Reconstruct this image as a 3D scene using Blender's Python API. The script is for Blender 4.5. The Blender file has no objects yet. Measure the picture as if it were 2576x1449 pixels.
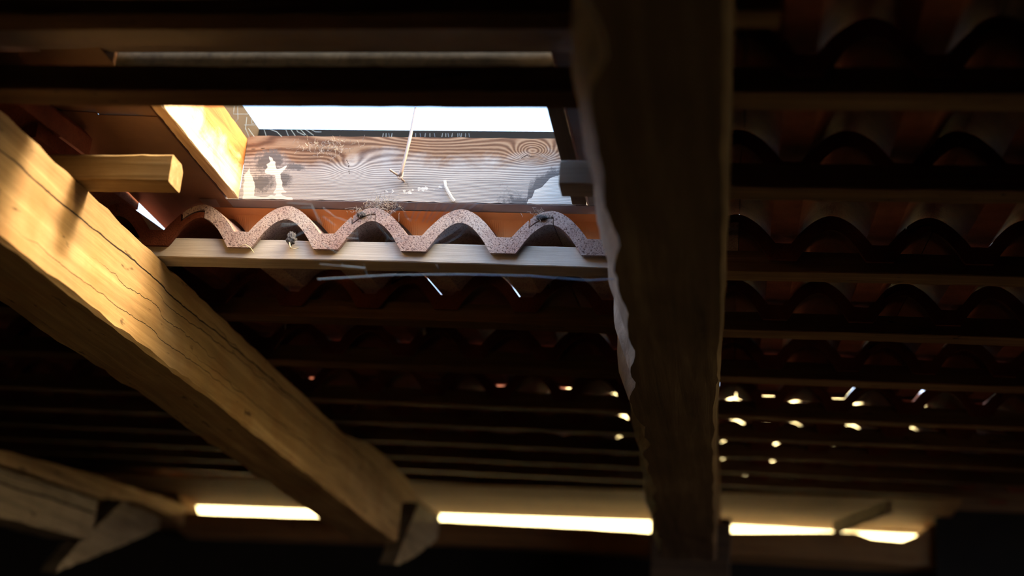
import bpy, math, random
from mathutils import Matrix, Vector, noise as mnoise

# ------------------------------------------------------------------ frames
C = bpy.context.scene.collection
SC = bpy.context.scene
R = math.radians
PITCH = R(18.0)
# camera axes (right, up, back) coordinates of the roof directions: batten, down-slope, outward normal
uc = Vector((0.98691503, -0.02668893, 0.15901706))
dc = Vector((0.14124921, -0.33253504, -0.93245327))
nc = Vector((0.07776493, 0.94271318, -0.32441404))
CAM_ROOF = Vector((0.39502, -2.23629, -0.83828))      # camera place in roof coordinates
CAM_WORLD = Vector((0.0, 0.0, 1.9))
RX = Matrix.Rotation(-PITCH, 3, 'X')
ORG = CAM_WORLD - RX @ CAM_ROOF
MA = Matrix.Translation(ORG) @ RX.to_4x4()             # roof frame: x batten, y down-slope, z outward
KINK, DELTA = 0.90, R(4.5)                             # the lower roof runs flatter from here
MB = MA @ Matrix.Translation((0, KINK, 0)) @ Matrix.Rotation(DELTA, 4, 'X')

# ------------------------------------------------------------------ camera
cam = bpy.data.cameras.new('camera')
cam.lens = 50.0; cam.sensor_width = 36.0
cam.clip_start = 0.02; cam.clip_end = 500
cam.dof.use_dof = True; cam.dof.focus_distance = 2.40; cam.dof.aperture_fstop = 2.0
camo = bpy.data.objects.new('camera', cam); C.objects.link(camo)
B = Matrix((uc, dc, nc))
Rc = RX @ B
camo.matrix_world = Matrix.Translation(CAM_WORLD) @ Rc.to_4x4()
SC.camera = camo

# ------------------------------------------------------------------ light, world, exposure
SC.view_settings.view_transform = 'Standard'
SC.view_settings.look = 'None'
SC.view_settings.exposure = 0.0
SC.view_settings.gamma = 1.0
SC.view_settings.use_curve_mapping = False
SC.cycles.max_bounces = 10
SC.cycles.diffuse_bounces = 6
SC.cycles.transparent_max_bounces = 12

SUN_FROM = Vector((0.80, 0.16, 0.60)).normalized()     # in roof directions, towards the sun
SUN_W = (RX @ SUN_FROM).normalized()
w = bpy.data.worlds.new('sky'); SC.world = w; w.use_nodes = True
nt = w.node_tree; nt.nodes.clear()
out = nt.nodes.new('ShaderNodeOutputWorld'); bg = nt.nodes.new('ShaderNodeBackground')
tc = nt.nodes.new('ShaderNodeTexCoord')
dot = nt.nodes.new('ShaderNodeVectorMath'); dot.operation = 'DOT_PRODUCT'
dot.inputs[1].default_value = SUN_W
nt.links.new(tc.outputs['Generated'], dot.inputs[0])
mx = nt.nodes.new('ShaderNodeMath'); mx.operation = 'MAXIMUM'; mx.inputs[1].default_value = 0.0
nt.links.new(dot.outputs['Value'], mx.inputs[0])
pw = nt.nodes.new('ShaderNodeMath'); pw.operation = 'POWER'; pw.inputs[1].default_value = 4.5
nt.links.new(mx.outputs[0], pw.inputs[0])
mix = nt.nodes.new('ShaderNodeMix'); mix.data_type = 'RGBA'
SKY_BLUE = (2.0, 2.9, 4.3, 1); SKY_GLOW = (46.0, 31.0, 14.0, 1)
mix.inputs[6].default_value = SKY_BLUE; mix.inputs[7].default_value = SKY_GLOW
nt.links.new(pw.outputs[0], mix.inputs[0])
nt.links.new(mix.outputs[2], bg.inputs[0]); nt.links.new(bg.outputs[0], out.inputs[0])
bg.inputs[1].default_value = 1.0

sun = bpy.data.lights.new('sun', 'SUN'); sun.energy = 25.0; sun.angle = R(14); sun.color = (1.0, 0.79, 0.53)
suno = bpy.data.objects.new('sun', sun); C.objects.link(suno)
suno.rotation_euler = SUN_W.to_track_quat('Z', 'Y').to_euler()
suno.location = (0, 0, 6)

# ------------------------------------------------------------------ materials
class NB:
    def __init__(s, name):
        s.m = bpy.data.materials.new(name); s.m.use_nodes = True
        s.t = s.m.node_tree; s.t.nodes.clear()
        s.out = s.n('ShaderNodeOutputMaterial'); s.b = s.n('ShaderNodeBsdfPrincipled')
        s.l(s.b.outputs[0], s.out.inputs[0]); s.tc = s.n('ShaderNodeTexCoord')
    def n(s, k, **kw):
        x = s.t.nodes.new(k)
        for a, v in kw.items(): setattr(x, a, v)
        return x
    def l(s, a, b): s.t.links.new(a, b)
    def mapping(s, scale, src=None):
        m = s.n('ShaderNodeMapping'); m.inputs['Scale'].default_value = scale
        s.l(src or s.tc.outputs['Object'], m.inputs['Vector']); return m.outputs[0]
    def noise(s, vec, scale=1.0, detail=5, rough=0.6, dist=0.0):
        x = s.n('ShaderNodeTexNoise'); x.inputs['Scale'].default_value = scale
        x.inputs['Detail'].default_value = detail; x.inputs['Roughness'].default_value = rough
        x.inputs['Distortion'].default_value = dist
        s.l(vec, x.inputs['Vector']); return x.outputs['Fac']
    def math(s, op, a, b=0.0, c=None):
        x = s.n('ShaderNodeMath', operation=op)
        for i, v in enumerate((a, b) if c is None else (a, b, c)):
            if isinstance(v, (int, float)): x.inputs[i].default_value = v
            else: s.l(v, x.inputs[i])
        return x.outputs[0]
    def ramp(s, fac, stops):
        x = s.n('ShaderNodeValToRGB'); e = x.color_ramp.elements
        while len(e) < len(stops): e.new(0.5)
        for el, (p, c) in zip(e, stops):
            el.position = p; el.color = (*c, 1) if len(c) == 3 else c
        s.l(fac, x.inputs[0]); return x.outputs[0]
    def mixc(s, fac, a, b, mode='MIX'):
        x = s.n('ShaderNodeMix', data_type='RGBA', blend_type=mode)
        if isinstance(fac, (int, float)): x.inputs[0].default_value = fac
        else: s.l(fac, x.inputs[0])
        for i, v in ((6, a), (7, b)):
            if isinstance(v, tuple): x.inputs[i].default_value = (*v, 1) if len(v) == 3 else v
            else: s.l(v, x.inputs[i])
        return x.outputs[2]
    def bump(s, h, strength=0.4, dist=0.002):
        x = s.n('ShaderNodeBump'); x.inputs['Strength'].default_value = strength
        x.inputs['Distance'].default_value = dist
        s.l(h, x.inputs['Height']); s.l(x.outputs[0], s.b.inputs['Normal'])
    def done(s, col, rough=0.85, spec=0.2):
        if isinstance(col, tuple): s.b.inputs['Base Color'].default_value = (*col, 1)
        else: s.l(col, s.b.inputs['Base Color'])
        s.b.inputs['Roughness'].default_value = rough
        s.b.inputs['Specular IOR Level'].default_value = spec
        return s.m

def wood(name, dark, mid, light, axis=0, fine=1.0, checks=0.0, mottle=0.35, stain=(0.12, 0.08, 0.05), bumps=0.5, lines=()):
    q = NB(name)
    st = [60 * fine] * 3; st[axis] = 2.2 * fine
    grain = q.noise(q.mapping(tuple(st)), 1.0, 8, 0.65, 0.6)
    st2 = [9.0] * 3; st2[axis] = 1.6
    broad = q.noise(q.mapping(tuple(st2)), 1.0, 4, 0.55, 0.8)
    blot = q.noise(q.mapping((7, 7, 7)), 1.0, 5, 0.6)
    v = q.math('ADD', q.math('MULTIPLY', grain, 0.55), q.math('MULTIPLY', broad, 0.45))
    col = q.ramp(v, [(0.34, dark), (0.52, mid), (0.68, light)])
    bl = q.ramp(blot, [(0.48, (0, 0, 0)), (0.72, (1, 1, 1))])
    col = q.mixc(q.math('MULTIPLY', bl, mottle), col, stain)
    h = grain
    if checks > 0:
        st3 = [16.0] * 3; st3[axis] = 1.1
        c = q.noise(q.mapping(tuple(st3)), 1.0, 3, 0.5, 0.3)
        d = q.math('ABSOLUTE', q.math('SUBTRACT', c, 0.5))
        k = q.math('LESS_THAN', d, 0.0045 * checks)
        gate = q.math('GREATER_THAN', q.noise(q.mapping((5, 5, 5)), 1.0, 2, 0.5), 0.50)
        k = q.math('MULTIPLY', k, gate)
        col = q.mixc(k, col, (0.018, 0.010, 0.006))
        h = q.math('SUBTRACT', grain, q.math('MULTIPLY', k, 2.0))
    if lines:
        fl_ = q.noise(q.mapping(tuple(9.0 if k == axis else 38.0 for k in range(3))), 1.0, 3, 0.6)
        fm_ = q.ramp(fl_, [(0.66, (0, 0, 0)), (0.70, (1, 1, 1))])
        col = q.mixc(q.math('MULTIPLY', fm_, 0.7), col, (0.05, 0.03, 0.016))
        sep = q.n('ShaderNodeSeparateXYZ'); q.l(q.tc.outputs['Object'], sep.inputs[0])
        al, ac = sep.outputs[axis], sep.outputs[2]
        for i, (c0, slope, amp, t0, t1, wd) in enumerate(lines):
            w1 = q.noise(q.mapping(tuple(3.0 if k == axis else 0.0 for k in range(3))), 1.0 + i * 0.37, 5, 0.55)
            w2 = q.noise(q.mapping(tuple(25.0 if k == axis else 0.0 for k in range(3))), 1.0, 3, 0.6)
            f = q.math('ADD', q.math('MULTIPLY_ADD', al, slope, c0), q.math('MULTIPLY', q.math('SUBTRACT', w1, 0.5), amp))
            f = q.math('ADD', f, q.math('MULTIPLY', q.math('SUBTRACT', w2, 0.5), 0.004))
            d = q.math('ABSOLUTE', q.math('SUBTRACT', ac, f))
            mid_ = 0.5 * (t0 + t1); hf = 0.5 * (t1 - t0)
            taper = q.math('SUBTRACT', 1.0, q.math('DIVIDE', q.math('ABSOLUTE', q.math('SUBTRACT', al, mid_)), hf))
            wdt = q.math('MULTIPLY', q.math('MINIMUM', q.math('MULTIPLY', taper, 2.5), 1.0), wd)
            wdt = q.math('MULTIPLY', wdt, q.math('MULTIPLY_ADD', w2, 1.2, 0.3))
            k = q.math('LESS_THAN', d, wdt)
            col = q.mixc(k, col, (0.02, 0.011, 0.006))
            h = q.math('SUBTRACT', h, q.math('MULTIPLY', k, 2.0))
    q.bump(h, bumps, 0.0025)
    return q.done(col)

M = {}
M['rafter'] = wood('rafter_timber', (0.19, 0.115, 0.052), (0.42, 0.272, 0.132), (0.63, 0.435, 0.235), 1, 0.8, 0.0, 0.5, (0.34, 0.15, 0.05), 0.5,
    [(-0.080, 0.018, 0.030, -1.2, 1.9, 0.0016), (-0.100, 0.03, 0.05, -0.1, 0.9, 0.0009), (-0.150, 0.01, 0.04, 0.1, 1.3, 0.0008),
     (-0.065, -0.01, 0.04, 0.2, 0.8, 0.0008), (-0.165, 0.02, 0.03, -0.6, 0.5, 0.0007), (-0.125, 0.0, 0.05, -0.3, 0.35, 0.0007)])
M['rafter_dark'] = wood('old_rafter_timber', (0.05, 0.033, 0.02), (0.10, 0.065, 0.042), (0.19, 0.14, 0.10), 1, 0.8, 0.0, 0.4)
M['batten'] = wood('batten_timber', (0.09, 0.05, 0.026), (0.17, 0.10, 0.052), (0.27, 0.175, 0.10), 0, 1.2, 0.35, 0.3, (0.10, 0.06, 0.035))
M['batten_skylit'] = wood('skylit_batten_timber', (0.48, 0.43, 0.39), (0.70, 0.66, 0.62), (0.82, 0.79, 0.76), 0, 1.3, 0.0, 0.22, (0.22, 0.13, 0.08))  # pale copy of the batten timber, roof window light put into its colour
M['stub'] = wood('sawn_batten_end', (0.20, 0.12, 0.05), (0.36, 0.24, 0.12), (0.56, 0.43, 0.28), 0, 1.0, 0.0, 0.5, (0.14, 0.08, 0.035))
M['wood_dark'] = wood('dark_board', (0.045, 0.03, 0.02), (0.09, 0.06, 0.04), (0.15, 0.10, 0.07), 0, 0.7, 0.0, 0.3)
M['wane'] = wood('pale_waney_edge', (0.25, 0.22, 0.19), (0.45, 0.42, 0.38), (0.66, 0.63, 0.58), 1, 1.0, 0.0, 0.5, (0.10, 0.07, 0.05), 1.0)  # bare edge wood, toned paler still to carry skylight along the rim
M['plate'] = wood('plate_timber', (0.16, 0.08, 0.03), (0.30, 0.16, 0.065), (0.42, 0.25, 0.11), 0, 0.8, 0.3, 0.3)
M['beam_grey'] = wood('grey_beam_timber', (0.15, 0.12, 0.08), (0.30, 0.24, 0.16), (0.44, 0.36, 0.25), 1, 0.8, 0.0, 0.45, (0.12, 0.08, 0.05), 0.6,
    [(-0.270, 0.053, 0.02, 0.5, 2.2, 0.0035), (-0.235, 0.05, 0.03, 0.9, 1.7, 0.0015)])
M['curb_side'] = wood('pine_curb_board', (0.36, 0.17, 0.05), (0.56, 0.31, 0.11), (0.72, 0.48, 0.22), 1, 0.6, 0.2, 0.25, (0.62, 0.50, 0.36))
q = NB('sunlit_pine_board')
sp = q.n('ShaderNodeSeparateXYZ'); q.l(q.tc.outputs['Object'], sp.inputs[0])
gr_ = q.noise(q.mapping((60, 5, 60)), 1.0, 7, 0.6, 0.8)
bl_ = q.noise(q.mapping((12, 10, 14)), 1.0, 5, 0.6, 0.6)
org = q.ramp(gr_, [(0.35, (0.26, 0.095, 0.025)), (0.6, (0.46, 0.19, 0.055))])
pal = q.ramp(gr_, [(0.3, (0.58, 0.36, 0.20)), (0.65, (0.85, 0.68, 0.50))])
t_ = q.math('ADD', q.math('MULTIPLY_ADD', sp.outputs[2], -11.0, 1.85), q.math('MULTIPLY', q.math('SUBTRACT', bl_, 0.5), 2.0))  # pale low, orange high: the sun's strip painted into the board colour
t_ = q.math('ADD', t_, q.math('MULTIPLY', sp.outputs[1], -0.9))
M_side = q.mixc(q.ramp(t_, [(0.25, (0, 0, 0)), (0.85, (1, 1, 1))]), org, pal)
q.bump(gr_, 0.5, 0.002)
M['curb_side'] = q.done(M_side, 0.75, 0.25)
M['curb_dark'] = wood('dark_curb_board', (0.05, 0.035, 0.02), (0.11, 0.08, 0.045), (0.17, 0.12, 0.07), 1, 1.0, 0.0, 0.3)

def clay(name, a, b, c, grainy=1.0):
    q = NB(name)
    n1 = q.noise(q.mapping((9, 9, 9)), 1.0, 5, 0.6)
    col = q.ramp(n1, [(0.35, a), (0.52, b), (0.7, c)])
    gr = q.noise(q.mapping((330, 330, 330)), 1.0, 3, 0.7)
    pits = q.ramp(gr, [(0.36, (0.16, 0.10, 0.10)), (0.48, (1, 1, 1))])
    col = q.mixc(grainy, col, pits, 'MULTIPLY')
    q.bump(gr, 0.9, 0.0022)
    return q.done(col, 0.9, 0.15)
M['clay'] = clay('terracotta_tile', (0.13, 0.035, 0.018), (0.20, 0.058, 0.030), (0.28, 0.10, 0.055), 0.35)
M['clay_skylit'] = clay('skylit_terracotta_tile', (0.46, 0.30, 0.28), (0.60, 0.47, 0.45), (0.72, 0.64, 0.62), 0.9)  # paler, greyer clay: skylight on the exposed tile ends put into the colour

# the lower board of the roof window: weathered pine, masks come from the mesh
q = NB('weathered_pine_board')
def attr(nm):
    a = q.n('ShaderNodeAttribute'); a.attribute_name = nm; return a.outputs['Fac']
g = attr('grain')
wob = q.noise(q.mapping((18, 40, 40)), 1.0, 4, 0.6)
gs = q.math('SINE', q.math('MULTIPLY', q.math('ADD', g, q.math('MULTIPLY', wob, 0.0022)), 2150.0))
fib = q.noise(q.mapping((25, 400, 700)), 1.0, 5, 0.7)
lines = q.math('MULTIPLY_ADD', gs, 0.20, 0.5)
lines = q.math('ADD', q.math('MULTIPLY', lines, 0.72), q.math('MULTIPLY', fib, 0.32))
silver = q.ramp(lines, [(0.28, (0.15, 0.13, 0.14)), (0.5, (0.38, 0.37, 0.385)), (0.72, (0.60, 0.60, 0.61))])
brown = q.ramp(lines, [(0.28, (0.08, 0.038, 0.025)), (0.5, (0.23, 0.135, 0.09)), (0.8, (0.50, 0.36, 0.25))])
patch = q.noise(q.mapping((14, 14, 22)), 1.0, 6, 0.65, 0.5)
bm_ = q.math('ADD', attr('brown'), q.math('MULTIPLY', q.math('SUBTRACT', patch, 0.5), 1.3))
col = q.mixc(q.ramp(bm_, [(0.30, (0, 0, 0)), (0.72, (1, 1, 1))]), silver, brown)
fine_ = q.noise(q.mapping((160, 160, 160)), 1.0, 4, 0.7)
gm = q.math('ADD', attr('grey'), q.math('MULTIPLY', q.math('SUBTRACT', fine_, 0.5), 0.8))
col = q.mixc(q.ramp(gm, [(0.42, (0, 0, 0)), (0.62, (1, 1, 1))]), col, (0.15, 0.15, 0.165))
bare = q.ramp(lines, [(0.2, (0.60, 0.60, 0.60)), (0.6, (0.80, 0.80, 0.79))])
edge = q.noise(q.mapping((90, 90, 90)), 1.0, 4, 0.6)
wm = q.math('ADD', attr('bare'), q.math('MULTIPLY', q.math('SUBTRACT', edge, 0.5), 0.35))
col = q.mixc(q.math('GREATER_THAN', wm, 0.5), col, bare)
col = q.mixc(q.math('GREATER_THAN', attr('check'), 0.5), col, (0.03, 0.015, 0.01))
q.bump(lines, 0.5, 0.0012)
M['board'] = q.done(col, 0.8, 0.2)

def metal(name, a, b, rough, metallic=0.0):
    q = NB(name)
    n1 = q.noise(q.mapping((6, 6, 6)), 1.0, 5, 0.6)
    col = q.ramp(n1, [(0.35, a), (0.65, b)])
    q.b.inputs['Metallic'].default_value = metallic
    q.bump(q.noise(q.mapping((25, 25, 25)), 1.0, 3, 0.5), 0.15, 0.003)
    return q.done(col, rough, 0.4)
M['flash'] = metal('brown_coated_sheet', (0.15, 0.075, 0.045), (0.22, 0.115, 0.07), 0.5)
M['flash_grey'] = metal('grey_lilac_sheet', (0.20, 0.17, 0.185), (0.30, 0.26, 0.27), 0.5)
M['apron'] = metal('orange_coated_sheet', (0.72, 0.28, 0.085), (0.85, 0.38, 0.14), 0.55)
M['sash'] = metal('black_sash', (0.006, 0.006, 0.006), (0.014, 0.012, 0.011), 0.85)
M['sash_brown'] = metal('brown_sash', (0.012, 0.007, 0.005), (0.03, 0.017, 0.011), 0.85)
M['rod'] = metal('dull_steel', (0.38, 0.30, 0.28), (0.55, 0.46, 0.43), 0.55, 0.2)
M['fluff'] = metal('grey_fluff', (0.07, 0.07, 0.085), (0.16, 0.16, 0.18), 0.95)
M['straw'] = metal('pale_straw', (0.55, 0.45, 0.30), (0.8, 0.7, 0.5), 0.8)
M['chip'] = metal('white_wood_splinter', (0.75, 0.73, 0.68), (0.85, 0.83, 0.78), 0.8)
M['floor'] = wood('floor_boards', (0.03, 0.02, 0.012), (0.05, 0.033, 0.02), (0.08, 0.055, 0.035), 1, 0.4, 0.0, 0.3)
M['plaster'] = metal('dark_old_wall', (0.008, 0.006, 0.004), (0.014, 0.010, 0.007), 0.95)
q = NB('dry_grass')
n1 = q.noise(q.mapping((0.8, 0.8, 0.8)), 1.0, 6, 0.6)
M['ground'] = q.done(q.ramp(n1, [(0.3, (0.66, 0.62, 0.32)), (0.7, (0.82, 0.76, 0.46))]), 0.95, 0.1)

q = NB('cobweb_silk')
tr = q.n('ShaderNodeBsdfTransparent'); ms = q.n('ShaderNodeMixShader')
ms.inputs[0].default_value = 0.55
q.done((0.45, 0.62, 0.85), 0.7, 0.3)
q.l(tr.outputs[0], ms.inputs[1]); q.l(q.b.outputs[0], ms.inputs[2]); q.l(ms.outputs[0], q.out.inputs[0])
M['silk'] = q.m
q = NB('window_glass')
tr = q.n('ShaderNodeBsdfTransparent'); gl = q.n('ShaderNodeBsdfGlossy'); ms = q.n('ShaderNodeMixShader')
tr.inputs[0].default_value = (0.94, 0.96, 0.96, 1); gl.inputs['Roughness'].default_value = 0.05
ms.inputs[0].default_value = 0.04
q.l(tr.outputs[0], ms.inputs[1]); q.l(gl.outputs[0], ms.inputs[2]); q.l(ms.outputs[0], q.out.inputs[0])
M['glass'] = q.m

# ------------------------------------------------------------------ mesh helpers
def mesh(name, verts, faces, mat, smooth=None):
    me = bpy.data.meshes.new(name); me.from_pydata([tuple(v) for v in verts], [], faces)
    me.update()
    import bmesh
    bm = bmesh.new(); bm.from_mesh(me); bmesh.ops.recalc_face_normals(bm, faces=bm.faces); bm.to_mesh(me); bm.free()
    if smooth is not None:
        for p in me.polygons: p.use_smooth = True
        me.set_sharp_from_angle(angle=R(smooth))
    me.materials.append(mat)
    return me

def place(name, me, frame=None, loc=(0, 0, 0), parent=None, local=None):
    o = bpy.data.objects.new(name, me); C.objects.link(o)
    if parent is not None:
        o.parent = parent
        o.matrix_local = local if local is not None else Matrix.Translation(loc)
    else:
        o.matrix_world = (frame if frame is not None else Matrix.Identity(4)) @ Matrix.Translation(loc)
    return o

def empty(name, frame, loc=(0, 0, 0)):
    o = bpy.data.objects.new(name, None); C.objects.link(o)
    o.matrix_world = frame @ Matrix.Translation(loc); o.empty_display_size = 0.05
    return o

def tag(o, label=None, cat=None, group=None, kind=None):
    if label: o['label'] = label
    if cat: o['category'] = cat
    if group: o['group'] = group
    if kind: o['kind'] = kind
    elif label and o.parent is None: o['kind'] = 'thing'
    return o

def box_data(x0, x1, y0, y1, z0, z1):
    v = [(x, y, z) for x in (x0, x1) for y in (y0, y1) for z in (z0, z1)]
    f = [(0, 1, 3, 2), (4, 6, 7, 5), (0, 4, 5, 1), (2, 3, 7, 6), (0, 2, 6, 4), (1, 5, 7, 3)]
    return v, f

def boxes(name, mat, *bs):
    V, F = [], []
    for b in bs:
        v, f = box_data(*b); k = len(V); V += v; F += [tuple(i + k for i in q_) for q_ in f]
    return mesh(name, V, F, mat)

def timber(name, mat, axis, t0, t1, sec, seg=0.03, ch=0.004, amp=0.0012, seed=0, edge_amp=None, sub=4, asp=((1, 1),) * 4, wane=None):
    """a sawn timber: axis 0 runs along x, 1 along y. sec(t) -> (a0,a1,z0,z1); ch corner chamfer or 4-tuple
    (a0z0, a1z0, a1z1, a0z1)"""
    if not isinstance(ch, tuple): ch = (ch,) * 4
    ea = amp if edge_amp is None else edge_amp
    n = max(2, int(abs(t1 - t0) / seg))
    V, F = [], []
    ring = None
    for i in range(n + 1):
        t = t0 + (t1 - t0) * i / n
        a0, a1, z0, z1 = sec(t)
        cs = []
        corners = [((a0, z0), (1, 0), (0, 1), ch[0]), ((a1, z0), (0, 1), (-1, 0), ch[1]),
                   ((a1, z1), (-1, 0), (0, -1), ch[2]), ((a0, z1), (0, -1), (1, 0), ch[3])]
        pts = []
        for ci, ((cx, cz), nxt, prv, r) in enumerate(corners):
            rr = r * (1 + 0.6 * mnoise.noise(Vector((t * 9, ci * 7.3 + seed, seed * 1.7))))
            rr += ea * 2.0 * mnoise.noise(Vector((t * 45, ci * 3.1 + seed, 5.0)))
            rr = max(rr, 0.0006)
            ra, rz = (rr * asp[ci][0], rr * asp[ci][1])
            # a0z0: comes from previous side (moving -z on a0) then goes +a
            pts.append((cx + prv[0] * ra, cz + prv[1] * rz, 1))
            pts.append((cx + nxt[0] * ra, cz + nxt[1] * rz, 1))
        full = []
        for k in range(8):
            p, r_ = pts[k], pts[(k + 1) % 8]
            full.append(p)
            if k % 2 == 1:
                for s in range(1, sub):
                    f_ = s / sub
                    full.append((p[0] + (r_[0] - p[0]) * f_, p[1] + (r_[1] - p[1]) * f_, 0))
        m = len(full)
        for (a, z, e) in full:
            nv = mnoise.noise_vector(Vector((t * 14 + seed * 3, a * 22, z * 22)))
            a += nv.x * amp; z += nv.z * amp
            V.append((t, a, z) if axis == 0 else (a, t, z))
        if i:
            k0 = (i - 1) * m; k1 = i * m
            for k in range(m):
                F.append((k0 + k, k0 + (k + 1) % m, k1 + (k + 1) % m, k1 + k))
    F.append(tuple(range(m))); F.append(tuple(range(n * m, n * m + m)))
    me = mesh(name, V, F, mat, 35)
    if wane is not None:
        me.materials.append(wane)
        for p in me.polygons:
            if len(p.vertices) == 4 and all(v % m in (0, 1) for v in p.vertices): p.material_index = 1
    return me

def prism(name, mat, poly, x0, x1, seg=0.05, amp=0.001, seed=0):
    """polygon in (y,z), extruded along x, outline subdivided and slightly roughened"""
    P = []
    for i, a in enumerate(poly):
        b = poly[(i + 1) % len(poly)]
        L = math.hypot(b[0] - a[0], b[1] - a[1]); k = max(1, int(L / seg))
        for s in range(k):
            y = a[0] + (b[0] - a[0]) * s / k; z = a[1] + (b[1] - a[1]) * s / k
            nv = mnoise.noise_vector(Vector((y * 30, z * 30, seed)))
            P.append((y + nv.x * amp, z + nv.y * amp))
    m = len(P)
    V = [(x0, y, z) for y, z in P] + [(x1, y, z) for y, z in P]
    F = [tuple(range(m)), tuple(range(m, 2 * m))] + [(k, (k + 1) % m, m + (k + 1) % m, m + k) for k in range(m)]
    return mesh(name, V, F, mat)

def tube(pts, r, V, F, sides=6, taper=None):
    pts = [Vector(p) for p in pts]
    k0 = len(V)
    for i, p in enumerate(pts):
        t = (pts[min(i + 1, len(pts) - 1)] - pts[max(i - 1, 0)]).normalized()
        a = t.cross(Vector((0, 0, 1)))
        if a.length < 1e-3: a = t.cross(Vector((1, 0, 0)))
        a.normalize(); b = t.cross(a)
        rr = r * (taper[i] if taper else 1)
        for s in range(sides):
            an = 2 * math.pi * s / sides
            V.append(p + a * (math.cos(an) * rr) + b * (math.sin(an) * rr))
    for i in range(len(pts) - 1):
        for s in range(sides):
            F.append((k0 + i * sides + s, k0 + i * sides + (s + 1) % sides, k0 + (i + 1) * sides + (s + 1) % sides, k0 + (i + 1) * sides + s))
    F.append(tuple(k0 + s for s in range(sides))); F.append(tuple(k0 + (len(pts) - 1) * sides + s for s in range(sides)))

def tubes(name, mat, lists, sides=6):
    V, F = [], []
    for pts, r in lists: tube(pts, r, V, F, sides)
    return mesh(name, V, F, mat, 60)

def blob(name, mat, rx, ry, rz, seed, amp=0.35, seg=20, lumps=3.0):
    V, F = [], []
    for i in range(seg + 1):
        th = math.pi * i / seg
        for j in range(seg * 2):
            ph = math.pi * j / seg
            v = Vector((math.sin(th) * math.cos(ph), math.sin(th) * math.sin(ph), math.cos(th)))
            k = 1 + amp * mnoise.noise(v * lumps + Vector((seed, 0, 0))) + amp * 0.6 * mnoise.noise(v * lumps * 3 + Vector((seed, 4, 0)))
            V.append((v.x * rx * k, v.y * ry * k, v.z * rz * k))
    w_ = seg * 2
    for i in range(seg):
        for j in range(w_):
            F.append((i * w_ + j, i * w_ + (j + 1) % w_, (i + 1) * w_ + (j + 1) % w_, (i + 1) * w_ + j))
    return mesh(name, V, F, mat, 180)

# ------------------------------------------------------------------ the shell of the attic
def struct(name, me, frame=None):
    return tag(place(name, me, frame), kind='structure')
FLOOR_Z = 0.0
struct('floor', boxes('floor', M['floor'], (-4.2, 4.2, -3.8, 5.1, -0.12, 0.0)))
eave_w = MA @ Vector((0, 2.70, -0.09))
struct('wall_front', boxes('wall_front', M['plaster'], (-4.2, 4.2, eave_w.y, eave_w.y + 0.2, 0.0, eave_w.z)))
struct('wall_left', boxes('wall_left', M['plaster'], (-4.2, -4.0, -3.6, 4.9, 0.0, 4.2)))
GX, OY0, OY1, OZ0, OZ1 = 2.25, 2.10, 4.20, 0.50, 1.50      # gable opening to the right of the picture
struct('wall_right', boxes('wall_right', M['plaster'], (GX, GX + 0.15, -3.6, OY0, 0.0, 4.2), (GX, GX + 0.15, OY1, 6.4, 0.0, 4.2),
                           (GX, GX + 0.15, OY0, OY1, 0.0, OZ0), (GX, GX + 0.15, OY0, OY1, OZ1, 4.2)))
struct('window_2', boxes('window_2', M['wood_dark'], (GX - 0.02, GX + 0.16, OY0, OY0 + 0.05, OZ0, OZ1), (GX - 0.02, GX + 0.16, OY1 - 0.05, OY1, OZ0, OZ1),
                         (GX - 0.02, GX + 0.16, OY0 + 0.05, OY1 - 0.05, OZ0, OZ0 + 0.04), (GX - 0.02, GX + 0.16, OY0 + 0.05, OY1 - 0.05, OZ1 - 0.04, OZ1)))
struct('wall_back', boxes('wall_back', M['plaster'], (-4.2, 4.2, -3.8, -3.6, 0.0, 4.2)))

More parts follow.
